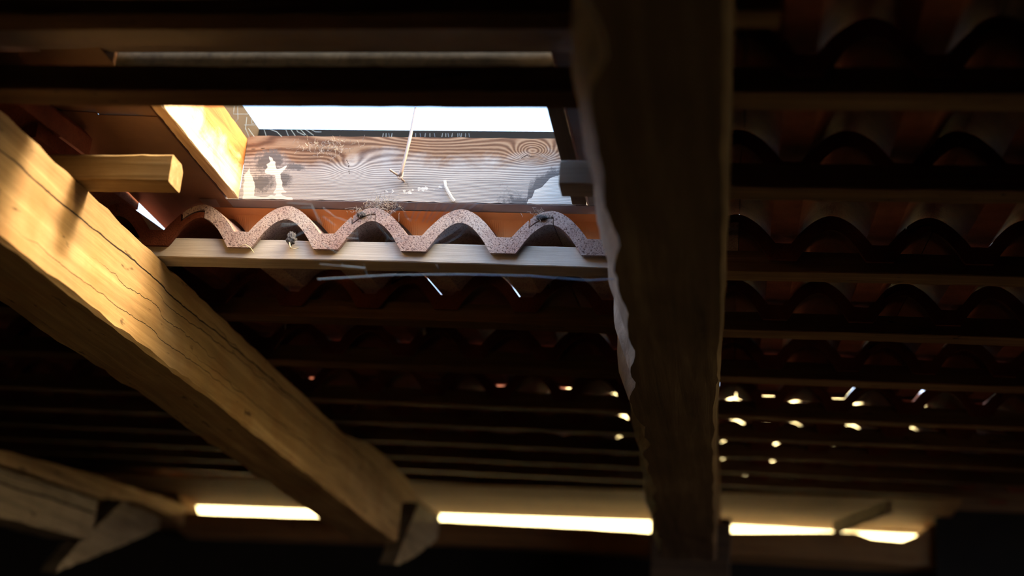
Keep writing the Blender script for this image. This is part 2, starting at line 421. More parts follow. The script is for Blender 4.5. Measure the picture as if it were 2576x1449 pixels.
# ------------------------------------------------------------------ roof tiles
PW = 0.1525
TL = 0.392
GAUGE = 0.3135
J0 = 0.079
def s_top(t, t0): 
    if t <= t0: return 0.0
    k = (t - t0) / (1 - t0); return 1 - (1 - k) ** 1.85
def prof(x):
    """x relative to a joint crest -> top, bottom(body), bottom(head), bottom(on the batten), middle"""
    t = abs(((x + PW * 0.5) % PW) - PW * 0.5) / (PW * 0.5)      # 0 at a crest, 1 in a trough
    t = 1 - t
    a = s_top(t, 0.17); b = s_top(t, 0.29)
    top = 0.009 + 0.049 * a
    body = -0.012 + 0.046 * b
    head = -0.019 + 0.053 * b
    bat = max(body, 0.0012)
    return top, body, head, bat
def tile_mesh(name, x0, x1, lip_l=True, lip_r=True, seed=0, mat='clay'):
    """x0, x1 relative to a joint at 0; upper lip reaches left over the neighbour, lower lip sits under the next"""
    xs = []
    L = 0.034
    a = x0 - (L if lip_l else 0); b = x1 + (0.004 if lip_r else 0)
    n = max(8, int((b - a) / 0.0042))
    xs = [a + (b - a) * i / n for i in range(n + 1)]
    cuts = []
    if lip_l: cuts += [x0 + 0.0045, x0 + 0.0055]
    if lip_r: cuts += [x1 - L - 0.003, x1 - L - 0.002]
    xs = sorted(set(xs + cuts))
    ys = [0.0, 0.011, 0.0115, 0.062, 0.068, 0.14, 0.22, 0.30, TL]
    TI = 0.0325 / GAUGE
    def col(x, y):
        top, body, head, bat = prof(x)
        bot = head if y < 0.0112 else (bat if y < 0.065 else body)
        mid = 0.5 * (top + max(bot, body))
        if lip_l and x < x0 + 0.005: bot = mid + 0.0018
        if lip_r and x > x1 - L - 0.0025: top = mid - 0.0018
        r1 = 0.0006 * mnoise.noise(Vector((x * 60 + seed, y * 30, seed)))
        return top + r1 + y * TI, bot + y * TI
    V, F = [], []
    nx, ny = len(xs), len(ys)
    for j, y in enumerate(ys):
        for i, x in enumerate(xs):
            t, b_ = col(x, y)
            yy = y + (0.0012 * mnoise.noise(Vector((x * 80 + seed, 3, 0))) if j == 0 else 0)
            V.append((x, yy, t)); V.append((x, yy + (0.001 if j == 0 else 0), b_))
    def ix(i, j, k): return (j * nx + i) * 2 + k
    for j in range(ny - 1):
        for i in range(nx - 1):
            F.append((ix(i, j, 0), ix(i + 1, j, 0), ix(i + 1, j + 1, 0), ix(i, j + 1, 0)))
            F.append((ix(i, j, 1), ix(i, j + 1, 1), ix(i + 1, j + 1, 1), ix(i + 1, j, 1)))
        F.append((ix(0, j, 0), ix(0, j + 1, 0), ix(0, j + 1, 1), ix(0, j, 1)))
        F.append((ix(nx - 1, j, 0), ix(nx - 1, j, 1), ix(nx - 1, j + 1, 1), ix(nx - 1, j + 1, 0)))
    for i in range(nx - 1):
        F.append((ix(i, 0, 0), ix(i, 0, 1), ix(i + 1, 0, 1), ix(i + 1, 0, 0)))
        F.append((ix(i, ny - 1, 0), ix(i + 1, ny - 1, 0), ix(i + 1, ny - 1, 1), ix(i, ny - 1, 1)))
    return mesh(name, V, F, M[mat], 28)

W2 = 2 * PW
tm_dark = [tile_mesh('roof_tile', 0, W2, seed=s) for s in range(3)]
tm_skylit = [tile_mesh('roof_tile', 0, W2, seed=s + 9, mat='clay_skylit') for s in range(2)]

def ordinal(i): return ['first', 'second', 'third', 'fourth', 'fifth', 'sixth', 'seventh', 'eighth', 'ninth', 'tenth', 'eleventh', 'twelfth', 'thirteenth', 'fourteenth', 'fifteenth', 'sixteenth'][i - 1]
def row_words(k):
    if k == 0: return 'exposed row'
    if k > 0: return ordinal(k) + ' row below the exposed row'
    return ordinal(-k) + ' row above the exposed row'
rng = random.Random(7)
def head_pos(k):
    h = GAUGE * k - 0.057
    if k <= 2: return MA, h
    return MB, h - KINK + 0.004
def spans(k):
    """tile columns (index of left joint) seen in the picture for row k"""
    F_, CX, CY = 3577.8, 1288.0, 724.5
    fr, h = head_pos(k); cols = []
    inv = camo.matrix_world.inverted()
    for c in range(-14, 12):
        x = J0 + W2 * c
        ps = [inv @ (fr @ Vector((xx, hh, zz))) for xx in (x - 0.04, x + W2) for hh in (h, h + TL) for zz in (-0.02, 0.07)]
        pp = [(CX + F_ * p.x / -p.z, CY - F_ * p.y / -p.z) for p in ps if p.z < -0.05]
        if not pp: continue
        if max(p[0] for p in pp) > -60 and min(p[0] for p in pp) < 2636 and max(p[1] for p in pp) > -60 and min(p[1] for p in pp) < 1500: cols.append(c)
    return cols
allspan = {}
for k in range(-3, 11):
    fr, h = head_pos(k)
    cols = spans(k)
    allspan[k] = (J0 + W2 * min(cols), J0 + W2 * (max(cols) + 1), fr, h)
    jit_row = rng.uniform(-0.004, 0.004) if k != 0 else 0.0
    bay = {}
    for c in cols:
        x = J0 + W2 * c
        cut = None
        if k in (-2, -1):
            if -2 <= c <= -1 or (c == -3 and False): continue
            if c == -3: cut = (0, 0.200 if k == -2 else 0.150)
            if c == 0: cut = (0.145, W2)
            if c == -2: continue
        if k == -3 and c <= 0:
            continue
        xc = x + PW
        b = 'left' if xc < -0.68 else ('middle' if xc < 0.30 else 'right')
        if k == 0: skylit = c in (-2, -1, 0)
        else: skylit = False
        if cut:
            me = tile_mesh('roof_tile', cut[0], cut[1], lip_l=cut[0] == 0, lip_r=cut[1] == W2, seed=c)
        elif skylit: me = tm_skylit[c % 2]
        else: me = tm_dark[rng.randrange(3)]
        dn = 0.0 if k == 0 else rng.uniform(0.0, 0.0035)
        dx = jit_row + (0 if k == 0 else rng.uniform(-0.0015, 0.0015))
        o = place('roof_tile', me, fr, (x + dx, h, dn))
        bay.setdefault(b, []).append((x, o, bool(cut), skylit))
    for b, lst in bay.items():
        lst.sort(key=lambda z: -z[0] if b != 'right' else z[0])
        for i, (x, o, cut, skylit) in enumerate(lst):
            where = {'left': 'left of the lit rafter', 'middle': 'left of the broad rafter', 'right': 'right of the broad rafter'}[b]
            if k == 0 and skylit:
                lab = 'pale dusty wavy clay tile, ' + {0: 'beside the broad rafter, below the roof window', -1: 'centre one below the roof window', -2: 'under the left corner of the roof window'}[round((x - J0) / W2)]
            else:
                lab = ('cut ' if cut else 'dark ') + 'clay tile, ' + row_words(k) + ', ' + ordinal(i + 1) + ' ' + where
            tag(o, lab, 'roof tile', 'wavy clay roof tiles')

# the rest of the roof, beyond the tiles in view
cb = []
def slab(x0, x1, y0, y1, z0, z1): cb.append((x0, x1, y0, y1, z0, z1))
VV, FF = [], []
def add_slab(fr, *b):
    v, f = box_data(*b); k0 = len(VV)
    VV.extend([fr @ Vector(p) for p in v]); FF.extend([tuple(i + k0 for i in q_) for q_ in f])
for k, (xa, xb, fr, h) in allspan.items():
    xa2 = min(xa, -0.9); xb2 = max(xb, 0.5)
    add_slab(fr, -4.1, xa2 + 0.02, h - 0.02, h + GAUGE + 0.03, 0.012, 0.03)
    add_slab(fr, xb2 - 0.02, 4.1, h - 0.02, h + GAUGE + 0.03, 0.012, 0.03)
add_slab(MA, -4.1, 4.1, -1.75, -0.90, 0.075, 0.10)
add_slab(MA, -4.1, 4.1, -2.9, -1.70, 0.075, 0.10)
add_slab(MA, -4.1, -0.80, -0.95, -0.30, 0.10, 0.12)
ridge = MA @ Vector((0, -2.9, 0.09))
ME2 = Matrix.Translation(ridge) @ Matrix.Rotation(PITCH, 4, 'X')
add_slab(ME2, -4.1, 4.1, -3.36, 0.05, -0.02, 0.01)
for ux in (2.30,):
    add_slab(MA, ux, ux + 0.14, -2.7, 2.4, -0.20, -0.04)       # next rafter, out of the picture
struct('ceiling', mesh('ceiling', VV, FF, M['wood_dark']))

# ------------------------------------------------------------------ battens
def bat_sec(y0, y1, z0, z1, wob=0.0015, seed=0):
    def f(t):
        a = wob * mnoise.noise(Vector((t * 2.2, seed, 0))); b = wob * mnoise.noise(Vector((t * 2.2, seed, 9)))
        return (y0 + a, y1 + a, z0 + b, z1)
    return f
def batten(k, x0, x1, mat, lab, name='roof_batten'):
    fr, h = head_pos(k)
    y0 = h + 0.0125; y1 = y0 + 0.048
    me = timber(name, M[mat], 0, x0, x1, bat_sec(y0, y1, -0.0355, 0.0, seed=k), ch=0.0015, amp=0.0007, seed=k + 20, edge_amp=0.0008, seg=0.022)
    return tag(place(name, me, fr), lab, 'batten', 'roof battens')
batten(-3, 0.2, 3.9, 'batten', 'dark batten at the upper right edge of the picture')
batten(-2, -3.6, 3.9, 'batten', 'brown batten crossing just above the roof window')
batten(0, -3.6, 0.285, 'batten_skylit', 'batten lit pale beneath the exposed wavy tile ends')
batten(0, 0.290, 3.9, 'batten', 'dark batten right of the broad rafter, in line with the pale lit one')  # same batten beyond the rafter, darker copy for its shaded length
for k in range(1, 11):
    batten(k, -3.9, 3.9, 'batten', 'shadowed batten, ' + ordinal(k) + ' below the lit one' + (', above the eave gap' if k == 10 else ''))
# cut battens either side of the roof window
fr, h = head_pos(-1)
def stub(x0, x1, y0, y1, z0, z1, ch, lab, mat, seed):
    me = timber('cut_batten', M[mat], 0, x0, x1, bat_sec(y0, y1, z0, z1, seed=seed), ch=ch, amp=0.0010, seed=seed, seg=0.012)
    return tag(place('cut_batten', me, MA), lab, 'batten')
stub(-3.6, -0.452, -0.385, -0.338, -0.040, 0.004, (0.002, 0.002, 0.012, 0.004), 'sawn off batten end poking out left of the roof window', 'stub', 31)
stub(0.134, 0.285, -0.385, -0.338, -0.0355, 0.002, 0.002, 'short cut batten between roof window right side and broad rafter', 'batten_skylit', 33)  # pale copy again, skylight painted on to this short length
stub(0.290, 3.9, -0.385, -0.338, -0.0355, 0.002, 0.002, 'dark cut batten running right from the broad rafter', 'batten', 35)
me = timber('trimmer_board', M['batten'], 0, -3.2, 0.43, bat_sec(-0.822, -0.782, -0.012, 0.010, seed=4), ch=0.002, amp=0.001, seed=3)
tag(place('trimmer_board', me, MA), 'brown trimmer board along the top edge of the picture', 'board')

# ------------------------------------------------------------------ rafters
def raf1(t):
    z1 = -0.037 if t < 1.2 else -0.037 - 0.046 * (t - 1.2) / 0.74
    return (-0.75 + 0.004 * mnoise.noise(Vector((t * 1.3, 0, 0))), -0.600 + 0.003 * mnoise.noise(Vector((t * 1.3, 3, 0))), -0.203 + 0.004 * mnoise.noise(Vector((t * 1.7, 5, 0))), z1)
def rafter(lab, parts_mat, sec, t0, t1, ch, seed, amp=0.0022, **kw):
    o = empty('rafter', MA, (0, 0, 0)); tag(o, lab, 'rafter')
    me = timber('main_timber', M[parts_mat], 1, t0, t1, sec, ch=ch, amp=amp, seed=seed, edge_amp=kw.pop('edge_amp', 0.003), sub=6, **kw)
    place('main_timber', me, parent=o)
    return o
# origin moved to the eave foot of each rafter
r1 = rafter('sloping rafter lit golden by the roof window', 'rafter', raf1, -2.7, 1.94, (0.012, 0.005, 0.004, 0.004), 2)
me = prism('cocking_piece', M['rafter'], [(1.25, -0.0385), (1.94, -0.0815), (2.19, -0.032), (2.545, -0.016), (2.55, -0.007), (2.16, -0.020), (2.0, 0.000), (1.70, 0.006), (1.50, -0.006)], -0.735, -0.604, seed=4, amp=0.003)
tag(place('cocking_piece', me, parent=r1), 'bright wedge shaped strip nailed on top of the rafter foot')
def raf2(t):
    top = -0.161 + 0.053 * (t - 1.28)
    return (-1.70, -1.55, top - 0.128, top)
r2 = rafter('cracked old rafter in the lower left corner of the picture', 'beam_grey', raf2, -2.7, 1.90, (0.01, 0.004, 0.004, 0.006), 5, 0.003)
me = prism('cocking_piece', M['rafter'], [(0.9, -0.172), (1.90, -0.122), (2.16, -0.080), (2.45, -0.072), (2.605, -0.085), (2.61, -0.012), (1.86, -0.062), (1.3, -0.115)], -1.69, -1.545, seed=8, amp=0.004)
tag(place('cocking_piece', me, parent=r2), 'yellow lit wedge on top of the cracked rafter')
def raf3(t):
    import bisect
    def lerp(t, P):
        if t <= P[0][0]: return P[0][1]
        for a, b in zip(P, P[1:]):
            if t <= b[0]: return a[1] + (b[1] - a[1]) * (t - a[0]) / (b[0] - a[0])
        return P[-1][1]
    L = lerp(t, [(-1.13, .262), (-0.884, .2400), (-0.371, .2297), (0.30, .2116), (1.245, .1988), (2.0, .19)]) - 0.027
    Rr = lerp(t, [(-1.1, .3805), (-0.6, .377), (-0.1, .3678), (0.43, .3546), (1.9, .345)])
    wv = 0.004 * mnoise.noise(Vector((t * 4, 1, 8)))
    return (L + wv, Rr, -0.205 + 0.003 * mnoise.noise(Vector((t * 2, 1, 1))), -0.037)
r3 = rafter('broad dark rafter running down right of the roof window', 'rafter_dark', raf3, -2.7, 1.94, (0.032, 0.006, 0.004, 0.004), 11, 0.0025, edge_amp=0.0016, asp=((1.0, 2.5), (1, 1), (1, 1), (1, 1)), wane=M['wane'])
me = prism('cocking_piece', M['plate'], [(1.25, -0.0385), (1.94, -0.0815), (2.19, -0.032), (2.545, -0.016), (2.55, -0.007), (2.16, -0.010), (1.70, 0.006)], 0.20, 0.35, seed=14, amp=0.003)
place('cocking_piece', me, parent=r3)
def raf4(t): return (1.36, 1.50, -0.20, -0.037)
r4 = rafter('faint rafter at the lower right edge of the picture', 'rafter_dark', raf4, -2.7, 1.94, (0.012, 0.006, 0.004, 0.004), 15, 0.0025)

# tie beams under the rafter feet
def foot_block(lab, xr, w_, poly, seed):
    me = prism('beam_end', M['beam_grey'], poly, xr - w_, xr, seed=seed, amp=0.006, seg=0.03)
    return tag(place('beam_end', me, MA), lab, 'beam')
foot_block('hewn beam end just beyond the foot of the golden rafter', -0.605, 0.05, [(2.55, -0.020), (2.19, -0.036), (2.08, -0.14), (1.955, -0.267), (1.99, -0.262), (2.25, -0.19), (2.54, -0.092)], 3)
foot_block('split beam end beyond the cracked rafter, lower left', -1.600, 0.05, [(2.5233, -0.0585), (2.2232, -0.0637), (2.1904, -0.0808), (2.0585, -0.1703), (1.9145, -0.2674), (1.816, -0.3525), (1.8088, -0.3677), (2.2238, -0.2232), (2.5269, -0.1112)], 7)
pt = MA @ Vector((0.2565, 2.42, 0.0))
me = timber('post', M['rafter_dark'], 1, 0.0, 1.0, lambda t: (0, 1, 0, 1)) if False else None
V, F = [], []
for i in range(25):
    z = -pt.z + (pt.z + 0.0) * i / 24
    for (x, y) in ((-0.129, -0.07), (-0.124, -0.075), (0.122, -0.075), (0.127, -0.07), (0.127, 0.07), (-0.129, 0.07)):
        nv = mnoise.noise_vector(Vector((x * 9, y * 9, z * 12)))
        V.append((x + nv.x * 0.002, y + nv.y * 0.002, z))
for i in range(24):
    for k in range(6): F.append((i * 6 + k, i * 6 + (k + 1) % 6, (i + 1) * 6 + (k + 1) % 6, (i + 1) * 6 + k))
F.append(tuple(range(6))); F.append(tuple(24 * 6 + k for k in range(6)))
tag(place('post', mesh('post', V, F, M['wood_dark']), Matrix.Translation(pt)), 'dark post under the foot of the broad rafter', 'post')

# wall plate at the eaves
V, F = [], []
xs = [-3.9 + 0.05 * i for i in range(100)]
def ptop(x):
    P = [(-3.9, 0.165), (-2.4, 0.165), (-1.68, 0.120), (-1.60, 0.06), (-1.57, -0.037), (-1.54, -0.037), (-1.2, -0.031), (-0.6, -0.016), (-0.1, -0.014), (0.124, -0.0175), (0.38, -0.004), (0.745, 0.018), (0.80, 0.018), (0.84, 0.002), (0.95, -0.002), (1.0, 0.02), (1.06, 0.08), (1.2, 0.165), (3.9, 0.165)]
    for a, b in zip(P, P[1:]):
        if x <= b[0]: return a[1] + (b[1] - a[1]) * (x - a[0]) / (b[0] - a[0]) + 0.0015 * mnoise.noise(Vector((x * 14, 0, 0)))
    return P[-1][1]
for x in xs:
    t = ptop(x)
    for y, z in ((2.62, t), (2.68, t + 0.012), (2.76, t + 0.02), (2.76, -0.13), (2.70, min(t - 0.075, -0.09)), (2.622, min(t - 0.075, -0.075))):
        V.append((x, y, z))
for i in range(len(xs) - 1):
    for k in range(6):
        F.append((i * 6 + k, i * 6 + (k + 1) % 6, (i + 1) * 6 + (k + 1) % 6, (i + 1) * 6 + k))
F.append(tuple(range(6))); F.append(tuple((len(xs) - 1) * 6 + k for k in range(6)))
me = mesh('wall_plate', V, F, M['plate'])
tag(place('wall_plate', me, MA), 'brown wall plate board under the bright eave gap', 'board')
struct('wall_front', boxes('wall_front', M['plaster'], (1.05, 3.9, 2.60, 2.76, -0.2, 0.115)), MA)  # added dark block, puts shade over the plate's lit right end
# eave board and soffit strip above the gap
V, F = [], []
for i in range(51):
    x = -3.9 + 0.1 * i
    dz = 0.0195 * x + 0.0015 * mnoise.noise(Vector((x * 6, 0, 3)))
    for y, z in ((2.35, 0.072), (2.50, 0.066), (2.65, 0.060), (2.80, 0.052), (2.80, 0.066), (2.65, 0.074), (2.35, 0.0745)):
        V.append((x, y, z + dz))
for i in range(50):
    for k in range(7):
        F.append((i * 7 + k, i * 7 + (k + 1) % 7, (i + 1) * 7 + (k + 1) % 7, (i + 1) * 7 + k))
F.append(tuple(range(7))); F.append(tuple(50 * 7 + k for k in range(7)))
tag(place('soffit_board', mesh('soffit_board', V, F, M['plate']), MA), 'glowing soffit board directly above the eave gap', 'board')
me = timber('eave_board', M['batten'], 0, -3.9, 3.9, bat_sec(2.33, 2.42, -0.045, -0.004, seed=2), ch=0.002, amp=0.0012, seed=2)
tag(place('eave_board', me, MB), 'pale eave board right above the bright gap', 'board')
me = timber('diagonal_brace', M['beam_grey'], 1, 0, 0.42, lambda t: (-0.012, 0.012, -0.03, 0.01), ch=0.004, amp=0.003, seed=5)
o = place('diagonal_brace', me, MA, (0.80, 2.30, 0.03))
o.matrix_world = MA @ Matrix.Translation((0.86, 2.22, 0.045)) @ Matrix.Rotation(R(18), 4, 'Z')
tag(o, 'short slanting brace closing the eave gap at lower right', 'brace')

# ------------------------------------------------------------------ roof window
win = empty('window_1', MA, (-0.18, -0.24, 0.08)); tag(win, kind='structure')
off = Matrix.Translation((0.18, 0.24, -0.08))
def wpart(name, me, label=None):
    o = place(name, me, parent=win, local=off)
    if label: o['label'] = label
    return o
UL, UR, DF, DN = -0.478, 0.110, -0.034, -0.500
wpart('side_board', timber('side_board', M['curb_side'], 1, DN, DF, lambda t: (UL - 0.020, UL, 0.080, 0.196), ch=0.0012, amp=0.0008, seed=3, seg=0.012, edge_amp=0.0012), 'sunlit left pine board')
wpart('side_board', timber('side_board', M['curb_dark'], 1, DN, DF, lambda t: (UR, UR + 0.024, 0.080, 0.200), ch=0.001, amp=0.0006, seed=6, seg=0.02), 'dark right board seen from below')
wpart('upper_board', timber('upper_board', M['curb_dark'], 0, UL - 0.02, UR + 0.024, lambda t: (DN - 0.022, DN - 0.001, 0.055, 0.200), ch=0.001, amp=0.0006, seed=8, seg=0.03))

# weathered lower board, with its knots, stains and bare patches
nx_, nz_ = 380, 84
X0, X1, Z0, Z1 = UL + 0.0005, UR + 0.0235, 0.080, 0.2015
import numpy as np
gx, gz = np.meshgrid(np.linspace(X0, X1, nx_ + 1), np.linspace(Z0, Z1, nz_ + 1))
def gauss(cx, cz, sx, sz): return np.exp(-(((gx - cx) / sx) ** 2 + ((gz - cz) / sz) ** 2))
def n2(sx, sz, seed):
    vals = np.empty(gx.shape)
    for a in range(gx.shape[0]):
        for b in range(gx.shape[1]):
            vals[a, b] = mnoise.noise(Vector((gx[a, b] * sx + seed, gz[a, b] * sz, seed)))
    return vals
N1 = n2(9, 30, 3.1); N2 = n2(40, 60, 8.2)
g_ = gz + 0.004 * N1
g_ += 0.012 * gauss(-0.284, 0.140, 0.028, 0.024) + 0.024 * gauss(0.036, 0.176, 0.030, 0.017)
g_ += 0.012 * gauss(-0.12, 0.205, 0.12, 0.022)
g_ *= (0.55 + 0.45 * np.clip((0.215 - gz) / 0.06, 0, 1.6)) * 0.5 + 0.5
def cap(ax, az, bx, bz, r):
    px_, pz_ = gx - ax, gz - az; dx_, dz_ = bx - ax, bz - az
    t = np.clip((px_ * dx_ + pz_ * dz_) / (dx_ * dx_ + dz_ * dz_), 0, 1)
    return r - np.hypot(px_ - t * dx_, pz_ - t * dz_)
def poly_d(P):
    best = np.full(gx.shape, 1e9); inside = np.zeros(gx.shape, bool)
    for (ax, az), (bx, bz) in zip(P, P[1:] + P[:1]):
        px_, pz_ = gx - ax, gz - az; dx_, dz_ = bx - ax, bz - az
        t = np.clip((px_ * dx_ + pz_ * dz_) / (dx_ * dx_ + dz_ * dz_), 0, 1)
        best = np.minimum(best, np.hypot(px_ - t * dx_, pz_ - t * dz_))
        cond = ((az > gz) != (bz > gz)) & (gx < dx_ * (gz - az) / (dz_ if abs(dz_) > 1e-9 else 1e-9) + ax)
        inside ^= cond
    return np.where(inside, best, -best)
star = poly_d([(-0.4326, 0.1616), (-0.4211, 0.1512), (-0.4154, 0.1367), (-0.3988, 0.1436), (-0.4016, 0.1369), (-0.4079, 0.1276), (-0.401, 0.1042), (-0.3933, 0.0939), (-0.4154, 0.091), (-0.4113, 0.1067), (-0.4163, 0.1249), (-0.4356, 0.1285), (-0.4376, 0.1338), (-0.4322, 0.1404), (-0.4355, 0.1457), (-0.4299, 0.151)])
star = np.maximum(star, poly_d([(-0.4696, 0.077), (-0.4739, 0.124), (-0.467, 0.1373), (-0.4569, 0.119), (-0.4501, 0.0982), (-0.4508, 0.0851), (-0.4291, 0.0824), (-0.4225, 0.0882), (-0.4122, 0.0858), (-0.4058, 0.0937), (-0.3948, 0.0861), (-0.3794, 0.0825), (-0.3787, 0.0773)]))
tri = np.minimum(gx - 0.0395, 0.0) * 0
line = [(0.0330, 0.080), (0.0350, 0.088), (0.0410, 0.0905), (0.0450, 0.105), (0.0560, 0.110), (0.0700, 0.128), (0.0850, 0.133), (0.0980, 0.152), (0.140, 0.157)]
zl = np.interp(gx, [p[0] for p in line], [p[1] for p in line]); zl[gx < 0.033] = 0.07
tri = (zl - gz) 
streak = cap(-0.21, 0.098, -0.12, 0.106, 0.008) * 0.35
N3 = n2(160, 160, 5.5)
bare_ = np.clip(0.5 + np.maximum(star + 0.0022 * N3 + 0.0012 * N2, tri) * 180, 0, 1)
bare_ = np.maximum(bare_, np.clip(0.44 + streak * 20, 0, 0.62))
brown_ = 0.33 + 0.60 * np.clip((gz - 0.150) / 0.040, -0.7, 1) + 0.25 * N2 * 0.6 + 0.30 * gauss(-0.36, 0.17, 0.07, 0.03)
grey_ = 0.08 + 0.72 * np.maximum.reduce([gauss(-0.430, 0.152, 0.038, 0.030), gauss(-0.44, 0.110, 0.030, 0.022), gauss(-0.40, 0.118, 0.02, 0.02), 0.9 * gauss(-0.385, 0.142, 0.03, 0.010)]) \
        + 0.66 * np.clip(1.15 - (gz - zl - 0.02 * N1) / 0.034, 0, 1) * (gz > zl) * np.clip((gx + 0.04) / 0.05, 0, 1) + 0.28 * gauss(0.0, 0.11, 0.06, 0.02) + 0.1 * N2 + 0.45 * gauss(-0.18, 0.112, 0.014, 0.007)
chk = np.zeros_like(gx)
def crack(pts, r):
    global chk
    for a, b in zip(pts, pts[1:]):
        chk = np.maximum(chk, np.clip(0.5 + cap(a[0], a[1], b[0], b[1], r) * 1500, 0, 1))
crack([(-0.292, 0.158), (-0.286, 0.146), (-0.285, 0.136), (-0.283, 0.131)], 0.0006)
crack([(0.018, 0.164), (0.026, 0.170), (0.034, 0.1665), (0.044, 0.166)], 0.0006)
crack([(-0.476, 0.1745), (-0.44, 0.1775), (-0.40, 0.1775)], 0.0004)
V = []
for a in range(nz_ + 1):
    for b in range(nx_ + 1):
        zz = gz[a, b]; e = 0.0
        if a == 0: zz += 0.0015 * N2[a, b] + 0.001 * mnoise.noise(Vector((gx[a, b] * 90, 0, 0)))
        if a == nz_: zz += 0.0012 * N2[a, b]
        V.append((gx[a, b], DF + 0.0012 * float(N1[a, b]), zz))
nf = len(V)
V += [(x, y + 0.022, z) for (x, y, z) in V]
F = []
row = nx_ + 1
for a in range(nz_):
    for b in range(nx_):
        i = a * row + b
        F.append((i, i + 1, i + 1 + row, i + row)); F.append((nf + i, nf + i + row, nf + i + 1 + row, nf + i + 1))
for b in range(nx_):
    F.append((b, nf + b, nf + b + 1, b + 1)); i = nz_ * row + b; F.append((i, i + 1, nf + i + 1, nf + i))
for a in range(nz_):
    i = a * row; F.append((i, i + row, nf + i + row, nf + i)); i += nx_; F.append((i, nf + i, nf + i + row, i + row))
me = bpy.data.meshes.new('lower_board'); me.from_pydata(V, [], F); me.update()
for nm, arr in (('grain', g_), ('brown', brown_), ('grey', grey_), ('bare', bare_), ('check', chk)):
    at = me.attributes.new(nm, 'FLOAT', 'POINT')
    flat = arr.astype(np.float32).ravel(); at.data.foreach_set('value', np.concatenate([flat, flat]))
me.materials.append(M['board'])
wpart('lower_board', me, 'weathered grey and brown lower board with knots')

# sash: black rails and brown stiles, glass on top
GU0, GU1, GD0, GD1, GZ = -0.4875, 0.150, -0.56, 0.040, 0.250
wpart('sash_rail', boxes('sash_rail', M['sash'], (GU0 - 0.05, GU1 + 0.05, GD1, GD1 + 0.05, 0.200, GZ)), 'black lower rail')
wpart('sash_rail', boxes('sash_rail', M['sash'], (GU0 - 0.05, GU1 + 0.05, GD0 - 0.05, GD0, 0.200, GZ)))
wpart('sash_stile', boxes('sash_stile', M['sash_brown'], (GU0 - 0.05, GU0, GD0, GD1, 0.200, GZ)))
wpart('sash_stile', boxes('sash_stile', M['sash_brown'], (GU1, GU1 + 0.05, GD0, GD1, 0.200, GZ)))
wpart('glass_pane', boxes('glass_pane', M['glass'], (GU0 - 0.03, GU1 + 0.03, GD0 - 0.03, GD1 + 0.03, GZ, GZ + 0.004)))
# filler under the lower rail
wpart('weather_strip', boxes('weather_strip', M['sash'], (UL, UR + 0.02, DF + 0.0215, GD1 + 0.02, 0.188, 0.1995)))

# stay rod hanging from the sash, pinned by a nail
stay = empty('stay_rod', MA, (-0.18, -0.055, 0.13)); tag(stay, 'thin steel stay rod hanging against the weathered lower board', 'rod')
so = Matrix.Translation((0.18, 0.055, -0.13))
pts = [(-0.1735, -0.050, 0.250), (-0.1755, -0.053, 0.215), (-0.1768, -0.055, 0.190), (-0.1815, -0.056, 0.150), (-0.1850, -0.056, 0.126), (-0.1868, -0.055, 0.121), (-0.1895, -0.053, 0.121)]
place('rod', tubes('rod', M['rod'], [(pts, 0.0029)], 10), parent=stay, local=so)
loop = [(-0.1870 + 0.0045 * math.cos(a) * 0.8, -0.052 + 0.003 * math.sin(a * 1.0), 0.1215 + 0.0085 * math.sin(a)) for a in [i * math.pi / 8 + 1.2 for i in range(17)]]
place('hook_loop', tubes('hook_loop', M['rod'], [(loop, 0.0017)], 8), parent=stay, local=so)
place('nail', tubes('nail', M['rod'], [([(-0.2030, -0.070, 0.1235), (-0.1920, -0.056, 0.120), (-0.1830, -0.030, 0.117)], 0.0018)], 8), parent=stay, local=so)

# ------------------------------------------------------------------ flashings around the window
def sheet(name, mat, strips, thick=0.0012):
    """strips: list of rows of points; a folded sheet given thickness"""
    V, F = [], []
    n = len(strips[0]); m = len(strips)
    for dz in (0, thick):
        for r_ in strips:
            for p in r_: V.append((p[0], p[1], p[2] + dz))
    o_ = n * m
    for j in range(m - 1):
        for i in range(n - 1):
            a = j * n + i
            F.append((a, a + 1, a + 1 + n, a + n)); F.append((o_ + a, o_ + a + n, o_ + a + n + 1, o_ + a + 1))
    for i in range(n - 1):
        F.append((i, o_ + i, o_ + i + 1, i + 1)); a = (m - 1) * n + i; F.append((a, a + 1, o_ + a + 1, o_ + a))
    for j in range(m - 1):
        a = j * n; F.append((a, a + n, o_ + a + n, o_ + a)); a += n - 1; F.append((a, o_ + a, o_ + a + n, a + n))
    return mesh(name, V, F, mat)
fl = empty('metal_flashing', MA, (-0.58, -0.3, 0.085)); tag(fl, 'brown metal flashing sheet left of the roof window', 'flashing')
fo = Matrix.Translation((0.58, 0.3, -0.085))
ys_ = [-1.05 + 0.05 * i for i in range(20)]
rows_ = [[(-0.86, y, 0.094), (-0.705, y, 0.094), (-0.702, y, 0.089), (-0.60, y, 0.087), (-0.597, y, 0.083), (-0.54, y, 0.082), (-0.501, y, 0.079), (-0.4992, y, 0.079), (-0.4988, y, 0.12)] for y in ys_ if y <= -0.31]
place('outer_sheet', sheet('outer_sheet', M['flash'], rows_), parent=fl, local=fo)
rows_ = [[(-0.685 if y > -0.12 else -0.84, y, 0.090 if y > -0.12 else 0.0945), (-0.640, y, 0.086), (-0.600, y, 0.084), (-0.597, y, 0.080), (-0.54, y, 0.079), (-0.501, y, 0.0775), (-0.4992, y, 0.0775), (-0.4988, y, 0.12)] for y in (-0.36, -0.2, -0.125, -0.115, -0.03, 0.03, 0.09, 0.16)]
place('lower_sheet', sheet('lower_sheet', M['flash'], rows_), parent=fl, local=fo)
me = sheet('metal_flashing', M['flash_grey'], [[(0.1345, y, 0.084), (0.137, y, 0.088), (0.30, y, 0.090)] for y in (-1.05, -0.7, -0.4, -0.1, 0.05)])
